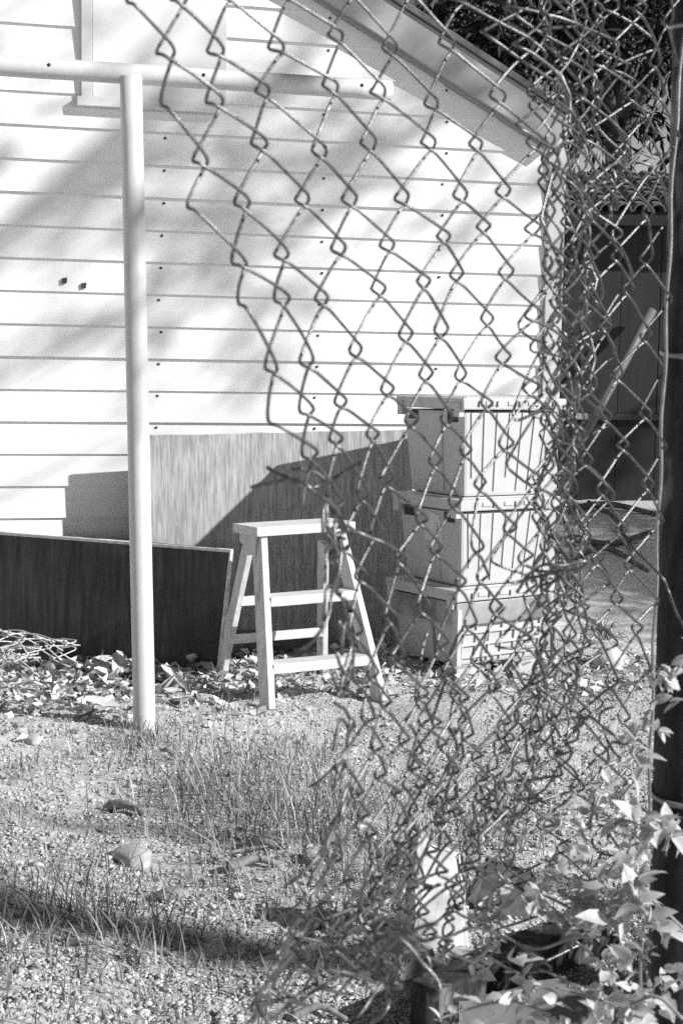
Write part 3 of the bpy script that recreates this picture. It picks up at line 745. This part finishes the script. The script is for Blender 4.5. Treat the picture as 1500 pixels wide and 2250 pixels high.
# one barrel tile mesh shared by all
tv, tf = [], []; tl_len = rv.length / 7 + .05; rd = rv.normalized(); rn_ = Vector((0, -rd.z, rd.y))
for e, rr_ in ((0, .062), (1, .05)):
    for j in range(7):
        an = math.pi * j / 6
        for th in (0, .012):
            tv.append(Vector((math.cos(an) * (rr_ - th), 0, 0)) + rd * (tl_len * e) + rn_ * (math.sin(an) * (rr_ - th) + (.02 if e == 0 else 0)))
for j in range(6):
    a_ = j * 2; b_ = a_ + 14
    tf += [(a_, a_ + 2, b_ + 2, b_), (a_ + 1, b_ + 1, b_ + 3, a_ + 3), (a_, a_ + 1, a_ + 3, a_ + 2)]
tile_me = pyd('roof_tile', tv, tf); tile_me.materials.append(MT['tile'])
for cxi in range(24):
    for rw in range(7):
        o = bpy.data.objects.new('roof_tile', tile_me); COL.objects.link(o); o.parent = shed
        o.location = Vector((-1.05 + cxi * .128 + R_.uniform(-.006, .006), 0, 0)) + e0_ + rd * (rw * rv.length / 7 - .02) + rn_ * .012
        o.rotation_euler = (0, 0, R_.uniform(-.05, .05))
# pole leaning on the shed
pq0, pq1 = G(1190, 1130, .2), at_y(1432, 682, 11.1)
o = tag(link('leaning_pole', tube_mesh('leaning_pole', [(pq1 - pq0) * t for t in np.linspace(0, 1, 6)], .035, 12), 'pipe'), 'grey pole leaning slantwise on the dark shed', 'pole'); o.location = pq0

# ------------------------------------------------------------------ grass, litter, sticks and stones
def blades(n, x, y, h, tone):
    a = NP.random(n) * 6.283; lean = NP.uniform(.15, 1.1, n); wv_ = NP.uniform(.0009, .0022, n)
    base = np.stack([x, y, gh(x, y)], 1); dx = np.stack([np.cos(a), np.sin(a), np.zeros(n)], 1); sd = np.stack([-np.sin(a), np.cos(a), np.zeros(n)], 1)
    Vs = []
    for t, wf in ((0, 1), (.4, .9), (.75, .6), (1, 0)):
        c = base + dx * (h * lean * t ** 1.7)[:, None] + np.array((0, 0, 1))[None] * (h * (t - .3 * lean * t * t))[:, None]
        if wf: Vs += [c - sd * (wv_ * wf)[:, None], c + sd * (wv_ * wf)[:, None]]
        else: Vs.append(c)
    V = np.stack(Vs, 1).reshape(-1, 3); i = np.arange(n)[:, None] * 7
    F = np.concatenate([i + np.array([[a_, b_, c_]]) for a_, b_, c_ in ((0, 1, 3), (0, 3, 2), (2, 3, 5), (2, 5, 4), (4, 5, 6))], 1).reshape(-1, 3)
    return V, F, np.repeat(tone, 7)
tufts = [(300, 1625, .09, 260, .09), (250, 1650, .12, 200, .07), (420, 1700, .13, 420, .12), (470, 1770, .16, 700, .16), (540, 1800, .16, 600, .17), (620, 1740, .14, 380, .13), (690, 1680, .12, 320, .12), (640, 1830, .14, 420, .13), (700, 1780, .1, 260, .14),
         (190, 1900, .08, 160, .13), (200, 2010, .12, 300, .13), (90, 2060, .14, 420, .11), (30, 1960, .12, 300, .1), (260, 2080, .10, 220, .12), (330, 2100, .08, 170, .13), (430, 1950, .1, 150, .07), (560, 1960, .12, 200, .08), (640, 2010, .1, 200, .09), (360, 2200, .2, 320, .08), (120, 2200, .2, 300, .08), (540, 2210, .15, 240, .09),
         (880, 1790, .14, 300, .11), (960, 1830, .14, 320, .12), (1060, 1850, .12, 320, .13), (820, 1880, .15, 400, .13), (900, 1960, .14, 300, .12), (760, 1960, .12, 260, .12), (1120, 1770, .1, 180, .1), (20, 1700, .12, 260, .09), (40, 1780, .1, 160, .08), (350, 1660, .08, 200, .1), (560, 1650, .14, 260, .09), (800, 1600, .2, 160, .05), (1200, 1540, .2, 300, .05), (1330, 1560, .25, 420, .05), (1280, 1700, .2, 260, .05),
         (610, 1480, .15, 70, .07), (560, 1500, .1, 50, .06), (450, 1560, .15, 80, .05), (150, 1600, .2, 120, .06)]
tufts = [(a_, b_, c_ * 1.25, int(d_ * .42), e_ * .85) for a_, b_, c_, d_, e_ in tufts]
bxs, bys, bh, bt_ = [], [], [], []
for px, py, r, n, h in tufts:
    c = G(px, py); bxs.append(NP.normal(c.x, r * .7, n)); bys.append(NP.normal(c.y, r * .9, n)); bh.append(h * NP.uniform(.3, 1.15, n)); bt_.append(np.clip(NP.normal(1, .4, n), .3, 2.4))
n = 5000; yy = 2.5 + 4.2 * NP.random(n) ** 1.3; xx = (NP.random(n) * 2 - 1) * .27 * yy
bxs.append(xx); bys.append(yy); bh.append(NP.uniform(.015, .05, n)); bt_.append(np.clip(NP.normal(1, .4, n), .3, 2.2))
x_ = np.concatenate(bxs); V, F, T = blades(len(x_), x_, np.concatenate(bys), np.concatenate(bh), np.concatenate(bt_))
tag(link('grass', np_mesh('grass', V, F, T), 'grass', kind='stuff'), 'thin dry grass growing in tufts through the gravel', 'grass')

def curl_leaf(l, w_, curl, seed_):
    rg_ = random.Random(seed_); vs, fs = [], []
    for i in range(6):
        t = i / 5; hw_ = w_ * .5 * math.sin(math.pi * min(1, .08 + t * .92)) ** .75 * (1 if t < .6 else 1.05 - .5 * (t - .6))
        for s_ in (-1, 0, 1):
            vs.append(((t - .5) * l, s_ * hw_ * (1 - .25 * curl), curl * (abs(s_) * hw_ * .8 + .35 * l * (t - .5) ** 2) + rg_.uniform(-.002, .002)))
    for i in range(5):
        for s_ in (0, 1):
            a_ = i * 3 + s_; fs.append((a_, a_ + 1, a_ + 4, a_ + 3))
    return pyd('dry_leaf', vs, fs, True)
# litter: small curled leaves and chips around the board, ladder and shed
n = 2600; k1 = 1500
px_ = np.concatenate([NP.normal(230, 170, k1), NP.uniform(400, 1450, n - k1)]); py_ = np.concatenate([NP.normal(1500, 38, k1), NP.uniform(1425, 1530, n - k1)])
pts = np.array([tuple(G(a_, b_)) for a_, b_ in zip(px_, py_)]); pts[:, 2] = gh(pts[:, 0], pts[:, 1]) + NP.uniform(.002, .03, n)
D = NP.normal(0, 1, (n, 3)); D[:, 2] *= .35
V, F, T = leaf_cloud(pts, D, .045, .026, np.clip(NP.normal(.9, .4, n), .2, 1.8))
tag(link('leaf_litter', np_mesh('leaf_litter', V, F, T), 'litter', kind='stuff'), 'small dry leaves littering the foot of the wall', 'leaf litter')
lm = [curl_leaf(.11, .05, c_, q_) for q_, c_ in enumerate((.3, .7, 1.0))]
for me in lm: me.materials.append(MT['dry'])
rg = random.Random(77)
for q in range(46):
    px, py = (rg.gauss(210, 110), rg.gauss(1505, 28)) if q < 38 else (rg.uniform(370, 470), rg.uniform(1462, 1490))
    if px < -20 or px > 470: px = rg.uniform(60, 400)
    if 285 < px < 345 and py > 1540: py -= 50
    g_ = G(px, py); o = bpy.data.objects.new('dry_leaf', rg.choice(lm)); COL.objects.link(o)
    o.location = (g_.x, g_.y, float(gh(g_.x, g_.y)) + rg.uniform(.008, .03)); o.rotation_euler = (rg.gauss(0, .4), rg.gauss(0, .4), rg.random() * 6.28); s_ = rg.uniform(.6, 1.35); o.scale = (s_, s_, s_)
    tag(o, 'large curled dry leaf lying in front of the dark board', 'leaf', 'large dry leaves in front of the dark board')
def stick(pxs, r, label, cat='stick', name='stick', mm='stick'):
    pts = [G(*p) for p in pxs]; 
    for q, p in enumerate(pts): p.z = float(gh(p.x, p.y)) + r * .8 + (.012 if q % 2 else 0)
    o = pts[0].copy(); sm = smooth_line([p - o for p in pts], 5); ob = link(name, tube_mesh(name, sm, np.linspace(r, r * .55, len(sm)), 8), mm); ob.location = o
    tag(ob, label, cat)
stick([(345, 1482), (385, 1492), (430, 1512), (478, 1528)], .018, 'dark branch lying between the white post and the ladder')
stick([(242, 1768), (275, 1776), (316, 1786)], .016, 'short thick stick lying in the gravel left of the grass tufts')
stick([(500, 1918), (560, 1912), (612, 1916)], .014, 'pale stick lying in the sunlit gravel below the grass tufts')
stick([(440, 1893), (520, 1880), (600, 1872)], .006, 'thin twig lying just above the pale stick')
stick([(150, 1590), (225, 1578), (275, 1572)], .006, 'thin twig beside the foot of the white post')
stick([(150, 2088), (185, 2092), (222, 2091)], .008, 'small pale stick at the edge of the shadow in the foreground')
stick([(640, 2236), (700, 2231), (762, 2246)], .009, 'pale stick lying at the bottom edge of the picture')
for q, (a_, b_, c_) in enumerate((((1240, 1200), (1330, 1190), (1440, 1205)), ((1250, 1232), (1340, 1245), (1445, 1228)), ((1245, 1262), (1330, 1250), (1420, 1275)), ((1290, 1180), (1350, 1215), (1390, 1265)))):
    stick([a_, b_, c_], .03 - .004 * q, ['uppermost', 'second', 'lowest', 'slanting'][q] + ' of the dark fallen branches beyond the bin stack', 'branch', 'fallen_branch', 'bark')
def rock(px, py, r, label, mm='rock', seed_=1, flat=.6, name='rock'):
    bm = bmesh.new(); bmesh.ops.create_icosphere(bm, subdivisions=3, radius=1); rg_ = random.Random(seed_); ph = [rg_.random() * 6 for _ in range(6)]
    for v in bm.verts:
        c = v.co; k_ = 1 + .13 * math.sin(2.3 * c.x + ph[0]) * math.sin(2.1 * c.y + ph[1]) + .09 * math.sin(4.1 * c.z + ph[2] + c.x * 3) + .04 * math.sin(9 * c.y + ph[3]) * math.sin(8 * c.x + ph[4])
        v.co = Vector((c.x * r[0], c.y * r[1], c.z * r[2])) * k_
    me = bpy.data.meshes.new(name); bm.to_mesh(me); bm.free(); me.polygons.foreach_set('use_smooth', [True] * len(me.polygons))
    g_ = G(px, py); o = link(name, me, mm); o.location = (g_.x, g_.y, float(gh(g_.x, g_.y)) + r[2] * .3); o.rotation_euler = (0, 0, seed_)
    tag(o, label, 'rock')
rock(290, 1872, (.066, .045, .03), 'large pale rock half sunk in the gravel left of the grass', seed_=2)
rock(1335, 1462, (.085, .06, .06), 'rounded grey rock beyond the bins near the dark fence post', seed_=4)
rock(1255, 1478, (.05, .035, .02), 'flat pale stone right of the bin stack', seed_=6)
rock(75, 1628, (.04, .03, .02), 'small pale stone in the leaves at the left edge', seed_=8)
rock(690, 1905, (.035, .025, .02), 'pale stone beside the torn fence edge', seed_=11)
rock(585, 1865, (.045, .03, .02), 'dark flat stone in the thin shadow streak', 'stick', seed_=12)
rock(375, 1965, (.035, .03, .02), 'dark stone in the sunlit gravel in the foreground', 'stick', seed_=13)
# weed clump by the grey rock
wc = G(1325, 1412); wl_ = []
for q in range(46):
    a_ = rg.random() * 6.28; h_ = rg.uniform(.04, .13); r_w = rg.uniform(.02, .12)
    wl_.append(([(0, 0, 0), (math.cos(a_) * r_w * .5, math.sin(a_) * r_w * .5, h_), (math.cos(a_) * r_w, math.sin(a_) * r_w, h_ * .6), (math.cos(a_ + .5) * r_w, math.sin(a_ + .5) * r_w, h_ * .3)], .0022))
o = tag(link('weed_clump', multi_tube('weed_clump', [(smooth_line(p, 3), r_) for p, r_ in wl_], 4), 'vstem'), 'tangled dry weed clump behind the grey rock', 'weed'); o.location = (wc.x, wc.y, float(gh(wc.x, wc.y)))
# broken slabs and a beam in the shaded corner
def slab(px, py, size, rot, label, mm, name, lift=0):
    g_ = G(px, py); me = abox(name, -size[0] / 2, size[0] / 2, -size[1] / 2, size[1] / 2, 0, size[2], .005)
    bm = bmesh.new(); bm.from_mesh(me); bmesh.ops.subdivide_edges(bm, edges=list(bm.edges), cuts=2, use_grid_fill=True)
    kx, kz = R_.uniform(-.35, .35), R_.uniform(-.3, .3)
    for v in bm.verts:                    # broken, slanting outline
        f = v.co.z / size[2]; v.co.x *= 1 - .3 * f; v.co.x += kx * size[0] * f * .6; v.co.z *= 1 + kz * v.co.x / size[0]
        v.co += Vector((R_.gauss(0, .005), R_.gauss(0, .003), R_.gauss(0, .005)))
    bm.to_mesh(me); bm.free()
    o = tag(link(name, me, mm), label, 'slab' if 'slab' in name else 'beam'); o.location = (g_.x, g_.y, float(gh(g_.x, g_.y)) - .01 + lift); o.rotation_euler = rot
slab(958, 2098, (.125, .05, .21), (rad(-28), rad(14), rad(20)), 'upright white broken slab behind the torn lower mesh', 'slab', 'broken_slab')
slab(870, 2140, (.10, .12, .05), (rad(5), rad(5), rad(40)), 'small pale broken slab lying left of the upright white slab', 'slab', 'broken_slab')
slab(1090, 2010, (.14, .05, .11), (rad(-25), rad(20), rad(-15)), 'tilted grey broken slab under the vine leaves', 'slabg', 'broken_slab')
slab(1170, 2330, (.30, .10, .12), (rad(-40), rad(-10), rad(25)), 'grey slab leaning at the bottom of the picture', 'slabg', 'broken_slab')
a_, b_ = G(930, 2275), G(1330, 2080); a_.z = b_.z = .05
o = tag(link('timber_beam', bar('timber_beam', a_ - (a_ + b_) / 2, b_ - (a_ + b_) / 2, Vector((0, 0, 1)), .09, .07, .005), 'post'), 'dark timber beam lying across the shaded corner under the vines', 'beam'); o.location = (a_ + b_) / 2

# unseen low shrub, added past the right edge to darken the corner
sb = (1.12, 2.45, 0); rg = random.Random(8)
cent = blob((1.2, 2.35, .26), (.42, .5, .2), 40, rg)
make_tree('added_shrub', 'unseen low shrub added beyond the right edge to shade the corner', sb, [sb, (1.1, 2.45, .2), (1.13, 2.44, .45)], .02, [], cent, [rg.uniform(.08, .15) for _ in cent], 60, .06, .03, 1.6, droop=.2)['category'] = 'shrub'

# ------------------------------------------------------------------ vines on the fence
def vine_leaf(l, w_, fold):
    vs, fs = [], []; prof = [(0, .05), (.15, .55), (.35, 1), (.6, .85), (.82, .42), (1, .02)]
    for t, k_ in prof:
        for s_ in (-1, 0, 1): vs.append((t * l, s_ * w_ * .5 * k_, abs(s_) * fold * w_ * .5 * k_ - .25 * l * (t - .4) ** 2))
    for i in range(5):
        for s_ in (0, 1): a_ = i * 3 + s_; fs.append((a_, a_ + 1, a_ + 4, a_ + 3))
    me = pyd('leaf', vs, fs, True); me.materials.append(MT['vine']); return me
VL = [vine_leaf(.026, .012, .3), vine_leaf(.022, .013, .5), vine_leaf(.02, .009, .15)]
def vine(stem, nleaf, label, spread=.012, sc_=1.0, seed_=1):
    rg_ = random.Random(seed_); pts = [P(*p) for p in stem]; o0 = pts[0].copy()
    root = thing('vine', label, 'vine', o0, 0, 'vines climbing on the fence')
    sm = smooth_line([p - o0 for p in pts], 7); link('stem', tube_mesh('stem', sm, np.linspace(.0016, .0009, len(sm)), 6), 'vstem', root)
    for q in range(int(nleaf * 1.6)):
        if q % 4 == 0: c = Vector(sm[rg_.randrange(1, len(sm))]) + Vector((rg_.gauss(0, spread), rg_.gauss(0, spread), rg_.gauss(0, spread)))
        o = bpy.data.objects.new('leaf', rg_.choice(VL)); COL.objects.link(o); o.parent = root
        o.location = c + Vector((rg_.gauss(0, .004), rg_.gauss(0, .004), rg_.gauss(0, .004))); o.rotation_euler = (rg_.gauss(0, .7), rg_.gauss(.2, .6), rg_.random() * 6.28)
        s_ = sc_ * rg_.uniform(.65, 1.25); o.scale = (s_, s_, s_)
vine([(1520, 1425, 1.36), (1478, 1485, 1.36), (1440, 1540, 1.37), (1402, 1600, 1.38), (1385, 1660, 1.38)], 26, 'vine reaching over the left edge of the fence post at bins height', .012, .85, 1)
vine([(1385, 1650, 1.36), (1405, 1700, 1.35), (1370, 1750, 1.35), (1395, 1810, 1.34), (1380, 1860, 1.34)], 44, 'vine with narrow leaves left of the tie band on the post', .016, .95, 2)
vine([(1520, 2060, 1.30), (1462, 2005, 1.30), (1420, 1975, 1.31), (1370, 1990, 1.32), (1300, 1990, 1.33), (1240, 1985, 1.33)], 48, 'vine with a long pale stem crossing the post low down', .014, 1.15, 3)
vine([(1490, 1800, 1.36), (1465, 1850, 1.36), (1462, 1880, 1.36)], 12, 'star-shaped vine sprig on the face of the post', .008, 1.2, 4)
vine([(1400, 1900, 1.33), (1350, 1905, 1.33), (1290, 1935, 1.34), (1230, 1900, 1.34), (1200, 1880, 1.35)], 42, 'leafy vine spreading left from the post above the grey slab', .016, 1.0, 5)
vine([(1260, 2000, 1.34), (1200, 1970, 1.34), (1150, 1960, 1.34), (1120, 1935, 1.35)], 26, 'leftmost upper vine sprig hanging over the grey slab', .012, .95, 6)
vine([(1330, 2060, 1.33), (1260, 2060, 1.34), (1180, 2085, 1.34), (1100, 2060, 1.35), (1050, 2090, 1.35)], 50, 'vine creeping along the torn bottom of the mesh', .02, .8, 7)
vine([(1500, 2240, 1.26), (1440, 2190, 1.27), (1370, 2210, 1.28), (1290, 2190, 1.29), (1220, 2170, 1.3)], 50, 'lowest vine in the bottom right corner', .02, 1.05, 8)
vine([(1210, 2230, 1.3), (1120, 2200, 1.31), (1020, 2220, 1.32), (960, 2240, 1.32)], 26, 'lowest vine left of the corner, along the bottom edge', .016, .8, 9)
vine([(1400, 2080, 1.34), (1420, 2140, 1.33), (1440, 2200, 1.33)], 14, 'short vine hanging straight down before the post foot', .01, .8, 10)
vine([(1330, 2100, 1.36), (1350, 2160, 1.36), (1370, 2220, 1.36)], 12, 'thin bare-stemmed vine left of the post foot', .01, .7, 11)
